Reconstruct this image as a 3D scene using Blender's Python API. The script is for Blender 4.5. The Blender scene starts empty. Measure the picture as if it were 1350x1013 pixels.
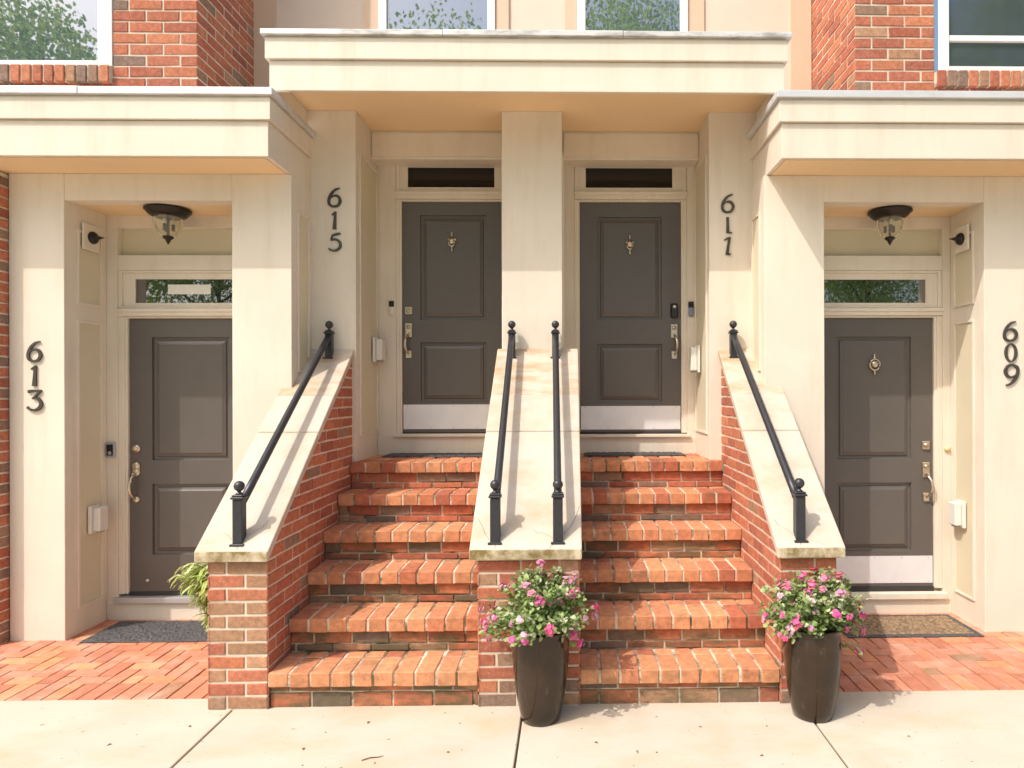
import bpy, math, random
from mathutils import Vector, Matrix
random.seed(7)
C = bpy.context.scene.collection
SC = bpy.context.scene

# ------------------------------------------------------------------ camera
cam = bpy.data.cameras.new("camera"); co = bpy.data.objects.new("camera", cam); C.objects.link(co)
yaw, roll = math.radians(1.0), math.radians(-0.16)
fw = Vector((math.sin(yaw), math.cos(yaw), 0)); rt = Vector((math.cos(yaw), -math.sin(yaw), 0)); up = Vector((0, 0, 1))
r2 = rt*math.cos(roll) + up*math.sin(roll); u2 = up*math.cos(roll) - rt*math.sin(roll)
co.matrix_world = Matrix(((r2.x, u2.x, -fw.x, 0), (r2.y, u2.y, -fw.y, 0), (r2.z, u2.z, -fw.z, 1.8), (0, 0, 0, 1)))
cam.sensor_width = 36; cam.lens = 870/1350*36
cam.shift_x = (675-766.5)/1350; cam.shift_y = (516-506.5)/1350
cam.clip_start = .05; cam.clip_end = 800
SC.camera = co

# ------------------------------------------------------------------ sky, sun, exposure
sunv = Vector((-1.18, -1.0, 2.0)).normalized()
w = bpy.data.worlds.new("World"); SC.world = w; w.use_nodes = True
nt = w.node_tree; bg = nt.nodes["Background"]
sky = nt.nodes.new("ShaderNodeTexSky"); sky.sky_type = 'NISHITA'; sky.sun_disc = False
sky.sun_elevation = math.asin(sunv.z); sky.sun_rotation = math.atan2(sunv.x, sunv.y)
sky.dust_density = 4.0; sky.air_density = 1.0; sky.ozone_density = .6
nt.links.new(sky.outputs[0], bg.inputs[0]); bg.inputs[1].default_value = .15
sl = bpy.data.lights.new("sun", 'SUN'); so = bpy.data.objects.new("sun", sl); C.objects.link(so)
sl.energy = 2.0; sl.angle = math.radians(.5); sl.color = (1, .95, .90)
so.rotation_euler = sunv.to_track_quat('Z', 'Y').to_euler(); so.location = (-6, -6, 12)
SC.view_settings.view_transform = 'Standard'; SC.view_settings.look = 'None'
SC.view_settings.exposure = 0.78; SC.view_settings.gamma = 1

# ------------------------------------------------------------------ materials
def mat(name, col, rough=.6, var=.06, scale=3.0, bump=0., bscale=60., metal=0., ior=1.5, attr=False,
        stain=None, stain_amt=0., stain_scale=(2, 2, 2), stain_lo=.5, stain_hi=.7, speck=None, coat=0., trans=0., wave=None):
    m = bpy.data.materials.new(name); m.use_nodes = True; n = m.node_tree.nodes; L = m.node_tree.links
    b = n["Principled BSDF"]; b.inputs["Roughness"].default_value = rough; b.inputs["Metallic"].default_value = metal
    b.inputs["IOR"].default_value = ior; b.inputs["Coat Weight"].default_value = coat; b.inputs["Transmission Weight"].default_value = trans
    geo = n.new("ShaderNodeNewGeometry"); pos = geo.outputs["Position"]
    if attr:
        a = n.new("ShaderNodeVertexColor"); a.layer_name = "tint"; cur = a.outputs[0]
    else:
        rgb = n.new("ShaderNodeRGB"); rgb.outputs[0].default_value = (*col, 1); cur = rgb.outputs[0]
    def noise(sc, det=4.0, vec=None, rgh=.55):
        t = n.new("ShaderNodeTexNoise"); t.inputs["Scale"].default_value = sc; t.inputs["Detail"].default_value = det
        t.inputs["Roughness"].default_value = rgh
        L.new(vec or pos, t.inputs["Vector"]); return t.outputs["Fac"]
    def mixc(a, c, fac, mode='MIX'):
        x = n.new("ShaderNodeMix"); x.data_type = 'RGBA'; x.blend_type = mode
        if hasattr(fac, 'links') or hasattr(fac, 'is_linked'): L.new(fac, x.inputs[0])
        else: x.inputs[0].default_value = fac
        for s, v in ((6, a), (7, c)):
            if isinstance(v, tuple): x.inputs[s].default_value = (*v, 1)
            else: L.new(v, x.inputs[s])
        return x.outputs[2]
    def rng(v, a, b_, c, d):
        r = n.new("ShaderNodeMapRange"); L.new(v, r.inputs[0])
        for i, q in enumerate((a, b_, c, d)): r.inputs[i+1].default_value = q
        return r.outputs[0]
    if var:
        f = rng(noise(scale, 6), .3, .7, 1-var, 1+var)
        cc = n.new("ShaderNodeVectorMath"); cc.operation = 'SCALE'; L.new(cur, cc.inputs[0]); L.new(f, cc.inputs["Scale"]); cur = cc.outputs[0]
    if stain:
        mp = n.new("ShaderNodeVectorMath"); mp.operation = 'MULTIPLY'; L.new(pos, mp.inputs[0]); mp.inputs[1].default_value = stain_scale
        f = rng(noise(1.0, 8, mp.outputs[0], .65), stain_lo, stain_hi, 0, stain_amt)
        cur = mixc(cur, stain, f)
    if speck:
        f = rng(noise(speck[1], 2), speck[2], speck[2]+.04, 0, speck[3]); cur = mixc(cur, speck[0], f)
    L.new(cur, b.inputs["Base Color"])
    if bump:
        bp = n.new("ShaderNodeBump"); bp.inputs["Strength"].default_value = bump; bp.inputs["Distance"].default_value = .004
        src = noise(bscale, 5, None, .7)
        if wave:
            mp = n.new("ShaderNodeVectorMath"); mp.operation = 'MULTIPLY'; L.new(pos, mp.inputs[0]); mp.inputs[1].default_value = wave
            src = noise(1.0, 5, mp.outputs[0], .6)
        L.new(src, bp.inputs["Height"]); L.new(bp.outputs[0], b.inputs["Normal"])
    return m

M = {}
M['cream'] = mat("cream_paint", (.74, .658, .54), .55, .05, 1.8, .10, 140, stain=(.56, .45, .30), stain_amt=.42, stain_scale=(9, 9, 1.1), stain_lo=.50, stain_hi=.80, speck=((.45, .36, .24), 75, .745, .5))
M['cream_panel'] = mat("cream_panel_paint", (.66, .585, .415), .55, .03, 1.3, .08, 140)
M['soffit'] = mat("bounce_tinted_soffit", (.82, .60, .35), .6, .03, 1.1, .08, 120, stain=(.5, .36, .22), stain_amt=.2, stain_scale=(2.5, 2.5, 2.5), stain_lo=.55, stain_hi=.8)  # cream paint with warm bounce light from the brick mixed into its colour
M['salmon'] = mat("salmon_panel", (.72, .575, .46), .65, .05, 1.6, .08, 120, stain=(.70, .52, .39), stain_amt=.35, stain_scale=(2, 2, .8))
M['salmon_trim'] = mat("salmon_trim", (.66, .475, .335), .6, .04, 2, .08, 120)
M['white'] = mat("white_vinyl", (.80, .79, .75), .4, .02, 3)
M['cap_metal'] = mat("cap_metal", (.68, .68, .68), .42, .05, 5, .06, 60, metal=.25, stain=(.36, .33, .28), stain_amt=.5, stain_scale=(3.5, 9, 9), stain_lo=.5, stain_hi=.75)
M['cap_metal_old'] = mat("weathered_cap_metal", (.66, .65, .63), .5, .08, 5, .08, 60, metal=.2, stain=(.22, .20, .17), stain_amt=.8, stain_scale=(4, 14, 14), stain_lo=.47, stain_hi=.68)
M['brick'] = mat("brick", (1, 1, 1), .88, .24, 30, .8, 150, attr=True, stain=(.60, .42, .31), stain_amt=.45, stain_scale=(48, 48, 75), stain_lo=.53, stain_hi=.74, speck=((.13, .06, .04), 110, .63, .65))
M['brick_step'] = mat("worn_step_brick", (1, 1, 1), .85, .22, 24, .75, 140, attr=True, stain=(.13, .10, .045), stain_amt=.6, stain_scale=(5, 5, 9), stain_lo=.54, stain_hi=.72, speck=((.13, .07, .04), 110, .64, .55))
M['brick_moss'] = mat("mossy_riser_brick", (1, 1, 1), .88, .22, 24, .75, 140, attr=True, stain=(.115, .095, .045), stain_amt=.92, stain_scale=(3.5, 4, 10), stain_lo=.41, stain_hi=.60, speck=((.13, .07, .04), 110, .64, .55))
M['mortar'] = mat("mortar", (.66, .56, .44), .95, .12, 14, .5, 130)
M['mortar_moss'] = mat("mossy_mortar", (.66, .57, .44), .95, .16, 14, .6, 120, stain=(.10, .09, .04), stain_amt=.95, stain_scale=(4, 4, 7), stain_lo=.46, stain_hi=.60)
M['paver'] = mat("paver", (1, 1, 1), .88, .14, 16, .4, 140, attr=True, stain=(.72, .52, .42), stain_amt=.4, stain_scale=(5, 5, 5), stain_lo=.48, stain_hi=.72, speck=((.09, .06, .04), 120, .68, .5))
M['joint_sand'] = mat("joint_sand", (.16, .11, .075), .98, .3, 20, .4, 120)
M['stone'] = mat("cast_stone", (.57, .485, .395), .8, .05, 5, .25, 120, stain=(.46, .32, .18), stain_amt=.7, stain_scale=(2.6, 3.2, 5.2), stain_lo=.47, stain_hi=.74, speck=((.30, .24, .17), 90, .69, .5))
M['stone_old'] = mat("stained_cast_stone", (.58, .485, .385), .85, .07, 6, .3, 110, stain=(.42, .26, .12), stain_amt=.85, stain_scale=(3.0, 7, 9), stain_lo=.44, stain_hi=.68)
M['stone_edge'] = mat("mossy_stone_edge", (.60, .50, .34), .9, .12, 8, .5, 90, stain=(.20, .14, .04), stain_amt=.95, stain_scale=(9, 9, 9), stain_lo=.40, stain_hi=.60)
M['concrete'] = mat("concrete", (.545, .478, .385), .88, .06, 2.2, .25, 160, stain=(.50, .38, .22), stain_amt=.75, stain_scale=(1.5, 2.6, 1.7), stain_lo=.46, stain_hi=.72, speck=((.12, .09, .06), 26, .70, .8))
M['crack'] = mat("joint_dirt", (.10, .075, .045), .98, .3, 20)
M['door'] = mat("taupe_door_paint", (.114, .098, .086), .34, .05, 3, .22, 60, wave=(90, 90, 7))
M['black'] = mat("black_iron", (.028, .030, .034), .38, .15, 30, .15, 160)
M['digit'] = mat("dark_pewter", (.075, .066, .055), .4, .2, 40, .1, 90, metal=.35)
M['nickel'] = mat("satin_nickel", (.62, .54, .42), .28, .05, 30, metal=.95)
M['steel'] = mat("kick_plate_steel", (.76, .76, .77), .42, .04, 9, .04, 300, metal=.25, wave=(4, 4, 260))
M['sill_metal'] = mat("sill_metal", (.55, .54, .53), .4, .05, 8, metal=.5)
M['rubber'] = mat("dark_gasket", (.03, .028, .026), .7, .1, 9)
M['glass'] = mat("window_glass", (.022, .024, .024), .012, 0, 1, ior=2.8)
M['glass_sky'] = mat("coated_window_glass", (.06, .085, .11), .012, 0, 1, ior=3.6)
M['glass_plain'] = mat("plain_glass", (.012, .012, .011), .02, 0, 1, ior=1.45)
M['glass_dark'] = mat("screened_window_glass", (.045, .055, .075), .05, 0, 1, ior=2.2)
M['blue_film'] = mat("blue_edge_film", (.16, .27, .42), .5, .05, 6)
M['sticker'] = mat("paper_sticker", (.74, .71, .63), .7, .02, 6)
M['amber_glass'] = mat("seeded_glass", (.97, .93, .82), .16, 0, 1, .6, 45, ior=1.14, trans=.93)
M['bronze'] = mat("oil_rubbed_bronze", (.022, .016, .012), .35, .2, 20, metal=.4)
M['candle'] = mat("lamp_candle", (.7, .66, .55), .5, 0, 1)
M['plastic_white'] = mat("white_plastic", (.74, .71, .63), .45, .02, 5)
M['plastic_grey'] = mat("grey_plastic", (.36, .36, .37), .4, .03, 9)
M['plastic_blue'] = mat("blue_grey_plastic", (.22, .26, .34), .4, .03, 9)
M['plastic_black'] = mat("black_plastic", (.012, .012, .014), .25, 0, 9)
M['yellow'] = mat("yellow_button", (.78, .62, .30), .4, .03, 9)
M['mat_dark'] = mat("charcoal_mat", (.085, .082, .082), .95, .6, 60, .9, 110)
M['mat_brown'] = mat("coir_mat", (.25, .165, .095), .97, .65, 45, 1.0, 130)
M['pot'] = mat("glazed_pot", (.034, .021, .012), .05, .25, 5, .25, 5, coat=0, ior=1.45, stain=(.22, .19, .16), stain_amt=.35, stain_scale=(16, 16, 7), stain_lo=.58, stain_hi=.74)
M['soil'] = mat("potting_soil", (.05, .035, .022), .98, .3, 40, .8, 80)
M['leaf'] = mat("geranium_leaf", (1, 1, 1), .5, .12, 40, attr=True)
M['stem'] = mat("green_stem", (.16, .2, .06), .6, .1, 30)
M['petal'] = mat("pink_petal", (1, 1, 1), .6, .08, 60, attr=True)
M['bark'] = mat("bark", (.10, .075, .055), .95, .25, 8, .8, 30)
M['crown'] = mat("tree_foliage", (1, 1, 1), .55, .15, 2, attr=True)
M['dry'] = mat("dry_leaf", (.16, .10, .05), .9, .3, 60)
M['asphalt'] = mat("asphalt", (.20, .19, .17), .92, .15, 6, .4, 120)
M['grass'] = mat("grass", (.07, .11, .03), .95, .3, 3, .8, 40)
for k in ('leaf', 'petal', 'crown'):   # thin leaves let some light through
    m = M[k]; n = m.node_tree.nodes; L = m.node_tree.links; b = n["Principled BSDF"]; out = n["Material Output"]
    tr = n.new("ShaderNodeBsdfTranslucent"); ms = n.new("ShaderNodeMixShader"); ms.inputs[0].default_value = .5 if k == 'crown' else .3
    L.new(b.inputs["Base Color"].links[0].from_socket, tr.inputs[0]); L.new(b.outputs[0], ms.inputs[1]); L.new(tr.outputs[0], ms.inputs[2]); L.new(ms.outputs[0], out.inputs[0])

# ------------------------------------------------------------------ object helpers
ORG = {}
def tag(o, label=None, cat=None, group=None, kind=None):
    if label: o['label'] = label
    if cat: o['category'] = cat
    if group: o['group'] = group
    if kind: o['kind'] = kind
    return o
def thing(name, loc, label, cat, group=None):
    o = bpy.data.objects.new(name, None); C.objects.link(o); o.location = loc; o.empty_display_size = .1
    ORG[o.name] = Vector(loc); return tag(o, label, cat, group)

class MB:
    def __init__(s): s.v = []; s.f = []; s.mi = []; s.col = []; s.sm = []
    def add(s, vs, fs, mi=0, col=(1, 1, 1), smooth=False):
        o = len(s.v); s.v += [tuple(x) for x in vs]
        for f in fs: s.f.append([i+o for i in f]); s.mi.append(mi); s.col.append(col); s.sm.append(smooth)
        return s
    def box(s, x0, x1, y0, y1, z0, z1, mi=0, col=(1, 1, 1)):
        return s.add([(x0,y0,z0),(x1,y0,z0),(x1,y1,z0),(x0,y1,z0),(x0,y0,z1),(x1,y0,z1),(x1,y1,z1),(x0,y1,z1)],
              [(0,3,2,1),(4,5,6,7),(0,1,5,4),(1,2,6,5),(2,3,7,6),(3,0,4,7)], mi, col)
    def cbox(s, x0, x1, y0, y1, z0, z1, c=.004, mi=0, col=(1, 1, 1), jit=0.):
        V = []; idx = {}
        X = (x0, x1); Y = (y0, y1); Z = (z0, z1)
        for i in (0, 1):
            for j in (0, 1):
                for k in (0, 1):
                    sx, sy, sz = (1 if i == 0 else -1), (1 if j == 0 else -1), (1 if k == 0 else -1)
                    jx = [random.uniform(-jit, jit) for _ in range(3)]
                    p = (X[i]+jx[0], Y[j]+jx[1], Z[k]+jx[2])
                    for a in range(3):
                        q = [p[0]+sx*c, p[1]+sy*c, p[2]+sz*c]; q[a] = p[a]
                        idx[(i, j, k, a)] = len(V); V.append(tuple(q))
        F = []
        for a in range(3):
            b, c2 = (a+1) % 3, (a+2) % 3
            for t in (0, 1):
                r = []
                for (p, q) in ((0, 0), (1, 0), (1, 1), (0, 1)):
                    key = [0, 0, 0]; key[a] = t; key[b] = p; key[c2] = q; r.append(idx[(*key, a)])
                F.append(r if t else r[::-1])
            for p in (0, 1):
                for q in (0, 1):
                    k0 = [0, 0, 0]; k0[b] = p; k0[c2] = q; k1 = list(k0); k1[a] = 1
                    r = [idx[(*k0, b)], idx[(*k1, b)], idx[(*k1, c2)], idx[(*k0, c2)]]
                    F.append(r if (p == q) == (True) else r[::-1])
        for i in (0, 1):
            for j in (0, 1):
                for k in (0, 1):
                    r = [idx[(i, j, k, 0)], idx[(i, j, k, 1)], idx[(i, j, k, 2)]]
                    F.append(r if (i+j+k) % 2 else r[::-1])
        return s.add(V, F, mi, col)
    def prism(s, pts, ext, mi=0, col=(1, 1, 1)):
        n = len(pts); e = Vector(ext)
        V = [Vector(p) for p in pts]; V += [p+e for p in V]
        F = [list(range(n))[::-1], list(range(n, 2*n))]
        for i in range(n): F.append((i, (i+1) % n, n+(i+1) % n, n+i))
        return s.add(V, F, mi, col)
    def lathe(s, prof, cx, cy, seg=32, mi=0, axis='z', o=(0, 0, 0), col=(1, 1, 1), smooth=True):
        V = []; F = []
        for (r, h) in prof:
            for k in range(seg):
                a = 2*math.pi*k/seg
                if axis == 'z': V.append((cx+r*math.cos(a), cy+r*math.sin(a), h))
                else: V.append((o[0]+(h if axis == 'x' else r*math.cos(a)), o[1]+(r*math.cos(a) if axis == 'x' else h), o[2]+r*math.sin(a)))
        for i in range(len(prof)-1):
            for k in range(seg):
                F.append((i*seg+k, i*seg+(k+1) % seg, (i+1)*seg+(k+1) % seg, (i+1)*seg+k))
        F.append(list(range(seg))[::-1]); F.append(list(range((len(prof)-1)*seg, len(prof)*seg)))
        return s.add(V, F, mi, col, smooth)
    def tube(s, pts, rad, seg=12, mi=0, col=(1, 1, 1)):
        P = [Vector(p) for p in pts]; n = len(P); V = []; F = []
        rads = rad if isinstance(rad, (list, tuple)) else [rad]*n
        for i in range(n):
            t = (P[min(i+1, n-1)]-P[max(i-1, 0)]).normalized()
            a = Vector((0, 0, 1)) if abs(t.z) < .9 else Vector((1, 0, 0))
            u = t.cross(a).normalized(); v = t.cross(u)
            for k in range(seg):
                th = 2*math.pi*k/seg; V.append(P[i]+(u*math.cos(th)+v*math.sin(th))*rads[i])
        for i in range(n-1):
            for k in range(seg): F.append((i*seg+k, i*seg+(k+1) % seg, (i+1)*seg+(k+1) % seg, (i+1)*seg+k))
        F.append(list(range(seg))[::-1]); F.append(list(range((n-1)*seg, n*seg)))
        return s.add(V, F, mi, col, True)
    def brick(s, poly, fr, depth, ch, col, mi=0):
        o, u, v, nn = fr; n = len(poly)
        ins = []
        for i in range(n):
            a, b, c = poly[i-1], poly[i], poly[(i+1) % n]
            d1 = Vector((b[0]-a[0], b[1]-a[1])); d2 = Vector((c[0]-b[0], c[1]-b[1]))
            if d1.length < 1e-6 or d2.length < 1e-6: ins.append(b); continue
            d1.normalize(); d2.normalize(); n1 = Vector((-d1.y, d1.x)); n2 = Vector((-d2.y, d2.x))
            k = 1+n1.dot(n2); q = (n1+n2)*(ch/max(k, .3)); ins.append((b[0]+q.x, b[1]+q.y))
        V = []
        for pl, d in ((poly, -.003), (poly, depth-ch), (ins, depth)):
            for p in pl: V.append(o+u*p[0]+v*p[1]+nn*d)
        F = [list(range(2*n, 3*n))]
        for r in (0, 1):
            for i in range(n): F.append((r*n+i, r*n+(i+1) % n, (r+1)*n+(i+1) % n, (r+1)*n+i))
        return s.add(V, F, mi, col)
    def build(s, name, mats, parent=None, label=None, bevel=0., kind=None, base=None):
        if not isinstance(mats, (list, tuple)): mats = [mats]
        me = bpy.data.meshes.new(name)
        if parent is not None: org = ORG[parent.name]
        elif base is not None: org = Vector(base)
        else:
            xs = [p[0] for p in s.v]; ys = [p[1] for p in s.v]; zs = [p[2] for p in s.v]
            org = Vector(((min(xs)+max(xs))/2, (min(ys)+max(ys))/2, min(zs)))
        me.from_pydata([(p[0]-org.x, p[1]-org.y, p[2]-org.z) for p in s.v], [], s.f)
        for m in mats: me.materials.append(M[m])
        me.polygons.foreach_set("material_index", s.mi); me.polygons.foreach_set("use_smooth", s.sm)
        at = me.color_attributes.new("tint", 'FLOAT_COLOR', 'CORNER'); buf = []
        for f, c in zip(s.f, s.col): buf += [c[0], c[1], c[2], 1.]*len(f)
        at.data.foreach_set("color", buf)
        me.update()
        o = bpy.data.objects.new(name, me); C.objects.link(o)
        if parent is not None: o.parent = parent
        else: o.location = org
        ORG[o.name] = org
        if bevel:
            bv = o.modifiers.new("bevel", 'BEVEL'); bv.width = bevel; bv.segments = 2; bv.limit_method = 'ANGLE'; bv.angle_limit = math.radians(40)
        if label: o['label'] = label
        if kind: o['kind'] = kind
        return o

def clip(poly, a, b, c):     # keep a*x+b*y <= c
    out = []
    for i in range(len(poly)):
        p, q = poly[i], poly[(i+1) % len(poly)]
        dp, dq = a*p[0]+b*p[1]-c, a*q[0]+b*q[1]-c
        if dp <= 0: out.append(p)
        if (dp < 0 < dq) or (dq < 0 < dp):
            t = dp/(dp-dq); out.append((p[0]+(q[0]-p[0])*t, p[1]+(q[1]-p[1])*t))
    return out
def area(p): return sum(p[i-1][0]*p[i][1]-p[i][0]*p[i-1][1] for i in range(len(p)))/2

RED = [(.44,.135,.068),(.47,.155,.074),(.40,.115,.06),(.49,.175,.085),(.45,.15,.08),(.37,.115,.066)]
BROWN = [(.26,.15,.10),(.30,.18,.115),(.23,.145,.105)]
TAN = [(.40,.21,.115),(.44,.24,.135),(.36,.20,.11)]
ORANGE = [(.58,.245,.115),(.61,.265,.125),(.57,.235,.11),(.54,.21,.105),(.60,.275,.135)]
PINK = [(.51,.195,.11),(.54,.215,.125),(.48,.175,.10),(.52,.20,.105),(.55,.24,.145)]
def pick(pal):
    r = random.random(); acc = 0
    for wgt, cols in pal:
        acc += wgt
        if r <= acc: break
    c = random.choice(cols); k = random.uniform(.88, 1.12); return tuple(x*k for x in c)
PAL_WALL = [(.90, RED), (.06, BROWN), (.04, TAN)]
PAL_PIER = [(.40, RED), (.22, BROWN), (.38, TAN)]
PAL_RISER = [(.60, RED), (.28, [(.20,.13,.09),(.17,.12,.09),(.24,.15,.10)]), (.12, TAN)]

def brick_rect(mb, fr, u0, u1, v0, v1, course, pitch, pal, joint=.013, phase=0., v_org=0., clips=(), depth=.005, cuts=None, mi=0):
    """running bond; rows start at v_org; boundaries at phase + k*pitch (half offset on odd rows)"""
    k0 = int(math.floor((v0-v_org)/course)); r = k0
    while v_org+r*course < v1-1e-4:
        a = max(v0, v_org+r*course+joint/2); b = min(v1, v_org+(r+1)*course-joint/2)
        if b-a > .012:
            if cuts: bounds = [u0]+[u0+(u1-u0)*x for x in cuts[r % len(cuts)]]+[u1]
            else:
                off = phase+(pitch/2 if r % 2 else 0); k = math.floor((u0-off)/pitch); bounds = [u0]
                x = off+(k+1)*pitch
                while x < u1-.02:
                    if x > u0+.02: bounds.append(x)
                    x += pitch
                bounds.append(u1)
            for i in range(len(bounds)-1):
                p0 = bounds[i]+(joint/2 if i else 0); p1 = bounds[i+1]-(joint/2 if i < len(bounds)-2 else 0)
                j = lambda: random.uniform(-.0028, .0028)
                poly = [(p0+j()*.6, a+j()), ((p0+p1)/2, a+j()*.7), (p1+j()*.6, a+j()), (p1+j()*.6, b+j()), ((p0+p1)/2, b+j()*.7), (p0+j()*.6, b+j())]
                if p0 == u0 or p1 == u1: poly = [(p0, a+j()), (p1, a+j()), (p1, b+j()), (p0, b+j())]
                for c in clips: poly = clip(poly, *c) if poly else poly
                if len(poly) >= 3 and area(poly) > 2e-4:
                    mb.brick(poly, fr, depth+random.uniform(-.0015, .0015), .0035, pick(pal), mi)
        r += 1

X_, Y_, Z_ = Vector((1, 0, 0)), Vector((0, 1, 0)), Vector((0, 0, 1))
def fr_front(y): return (Vector((0, y, 0)), X_, Z_, -Y_)
def fr_right(x): return (Vector((x, 0, 0)), Y_, Z_, X_)        # faces +X
def fr_left(x): return (Vector((x, 0, 0)), -Y_, Z_, -X_)       # faces -X, u = -y

# ------------------------------------------------------------------ ground
YP = 3.918
g = MB(); g.add([(-400, -400, -.10), (400, -400, -.10), (400, 400, -.10), (-400, 400, -.10)], [(0, 1, 2, 3)])
g.build("ground", 'grass', kind='structure')
g = MB(); g.add([(-200, -12, -.094), (200, -12, -.094), (200, -5, -.094), (-200, -5, -.094)], [(0, 1, 2, 3)])
g.build("road", 'asphalt', kind='structure')
g = MB()
jx = [-1.917, -.27, 1.325]
xs = [jx[0]-1.63*k for k in range(8, 0, -1)]+jx+[jx[2]+1.63*k for k in range(1, 8)]
ys = [-5.0, -3.4, -1.75, -.1, 1.55, YP]
gap = .006
for i in range(len(xs)-1):
    for j in range(len(ys)-1):
        dz = random.uniform(-.0015, .0015)
        g.cbox(xs[i]+gap, xs[i+1]-gap, ys[j]+gap, ys[j+1]-(gap if j < len(ys)-2 else 0), -.12, dz, .004)
g.box(xs[0], xs[-1], -4.99, YP-.02, -.11, -.014, 1)
g.build("sidewalk", ['concrete', 'crack'], kind='structure')

def paving(x0, x1, y0, y1):
    mb = MB(); fr = (Vector((0, 0, -.010)), X_, Y_, Z_)
    pal = [(.80, PINK), (.17, ORANGE), (.03, TAN)]
    wd, J = .104, .0075
    mb.add([(x0, y0, -.010), (x1, y0, -.010), (x1, y1, -.010), (x0, y1, -.010)], [(0, 1, 2, 3)], 1)
    x = x0
    while x < x1:                       # soldier row along the pavement edge
        poly = [(x+J/2, y0+.002), (min(x+wd, x1)-J/2, y0+.002), (min(x+wd, x1)-J/2, y0+.218), (x+J/2, y0+.218)]
        if area(poly) > 3e-4: mb.brick(poly, fr, .010+random.uniform(-.0015, .0015), .003, pick(pal))
        x += wd
    yb = y0+.224
    n = int((x1-x0+y1-y0)/wd)+6
    for i in range(-n, n):
        for j in range(-n, n):
            for (ox, oy, bw, bh) in ((0, 0, 2, 1), (2, 0, 1, 2)):
                a = x0+(i+2*j+ox)*wd; b = yb+(-i+2*j+oy)*wd
                if a > x1 or b > y1 or a+bw*wd < x0 or b+bh*wd < yb: continue
                poly = [(a+J/2, b+J/2), (a+bw*wd-J/2, b+J/2), (a+bw*wd-J/2, b+bh*wd-J/2), (a+J/2, b+bh*wd-J/2)]
                poly = [(px_+random.uniform(-.003, .003), py_+random.uniform(-.003, .003)) for px_, py_ in poly]
                for c in ((1, 0, x1), (-1, 0, -x0), (0, 1, y1), (0, -1, -yb)): poly = clip(poly, *c) if poly else poly
                if len(poly) >= 3 and area(poly) > 3e-4:
                    mb.brick(poly, fr, .010+random.uniform(-.002, .0015), .003, pick(pal))
    return mb
paving(-5.6, -2.06, YP, 5.45).build("brick_path", ['paver', 'joint_sand'], kind='structure')
paving(1.535, 4.6, YP, 5.45).build("brick_path", ['paver', 'joint_sand'], kind='structure')

# ------------------------------------------------------------------ planes
YB, YC, YD, YE, YW, YA, YU = 4.86, 5.33, 5.236, 5.85, 5.736, 4.51, 4.655
ZL, ZS = 1.25, 4.02

house1 = thing("townhouse", (-4.0, 5.0, 0), "left brick townhouse section with ground level door 613 under a flat canopy", "house", "townhouse sections of the row")
house2 = thing("townhouse", (-.28, 5.6, 0), "middle cream and salmon townhouse section with two raised doors at the stair tops", "house", "townhouse sections of the row")
house3 = thing("townhouse", (3.6, 5.0, 0), "right brick townhouse section with ground level door 609 under a flat canopy", "house", "townhouse sections of the row")

# ---- canopies
def canopy(parent, x0, x1, yf, yb, z2, z1, z0c, zt, ends, capmat, zsof):
    """fascia board z2..z1, upper board z1..z0c, metal cap z0c..zt ; ends: (left end open, right end open)"""
    mb = MB(); el, er = ends
    def ring(y, dx, za, zb): mb.box(x0-(dx if el else 0), x1+(dx if er else 0), y, yb, za, zb)
    t = .03   # fascia boards hang below the soffit
    zb = min(z2, zsof-.002)
    mb.box(x0, x1, yf, yf+t, zb, z1-.004)
    if el: mb.box(x0, x0+t, yf+t+.0005, yb, zb, z1-.0045)
    if er: mb.box(x1-t, x1, yf+t+.0005, yb, zb, z1-.0045)
    mb.box(x0+(t+.0005 if el else 0), x1-(t+.0005 if er else 0), yf+t+.0006, yb, zsof, z1-.005)
    ring(yf-.022, .022, z1, z0c-.012)
    ring(yf-.014, .014, z0c-.0115, z0c-.0005)
    o = mb.build("canopy", 'cream', parent, bevel=.003)
    c = MB(); dx = .045
    xa, xb = x0-(dx if el else 0), x1+(dx if er else 0)
    # sheet pieces with small lap joints
    cuts = [xa]+[xa+(xb-xa)*q for q in ((.34, .68) if xb-xa < 4.2 else (.45, .72))]+[xb]
    for i in range(3): c.box(cuts[i]+(.001 if i else 0), cuts[i+1]-(.001 if i < 2 else 0), yf-.045-.0012*(i % 2), yb, z0c, zt+.0015*(i % 2))
    c.build("metal_cap", capmat, o, bevel=.004)
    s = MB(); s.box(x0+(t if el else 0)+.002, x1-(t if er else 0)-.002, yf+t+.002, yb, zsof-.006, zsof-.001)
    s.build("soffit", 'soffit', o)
    return o
canopy(house1, -6.6, -2.040, YA, YD+.02, 3.398, 3.641, 3.799, 3.848, (0, 1), 'cap_metal', 3.40)
canopy(house3, 1.462, 6.4, YA, YD+.02, 3.398, 3.641, 3.799, 3.848, (1, 0), 'cap_metal', 3.40)
canopy(house2, -2.097, 1.527, YU, YW+.01, 3.912, 4.126, 4.284, 4.322, (1, 1), 'cap_metal_old', ZS+.006)
for hs, a, b in ((house1, -6.6, -2.10), (house3, 1.62, 6.4)):
    MB().box(a, b, YD+.021, YW+.02, 3.4, 3.80).build("canopy_roof", 'cap_metal', hs)

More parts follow.
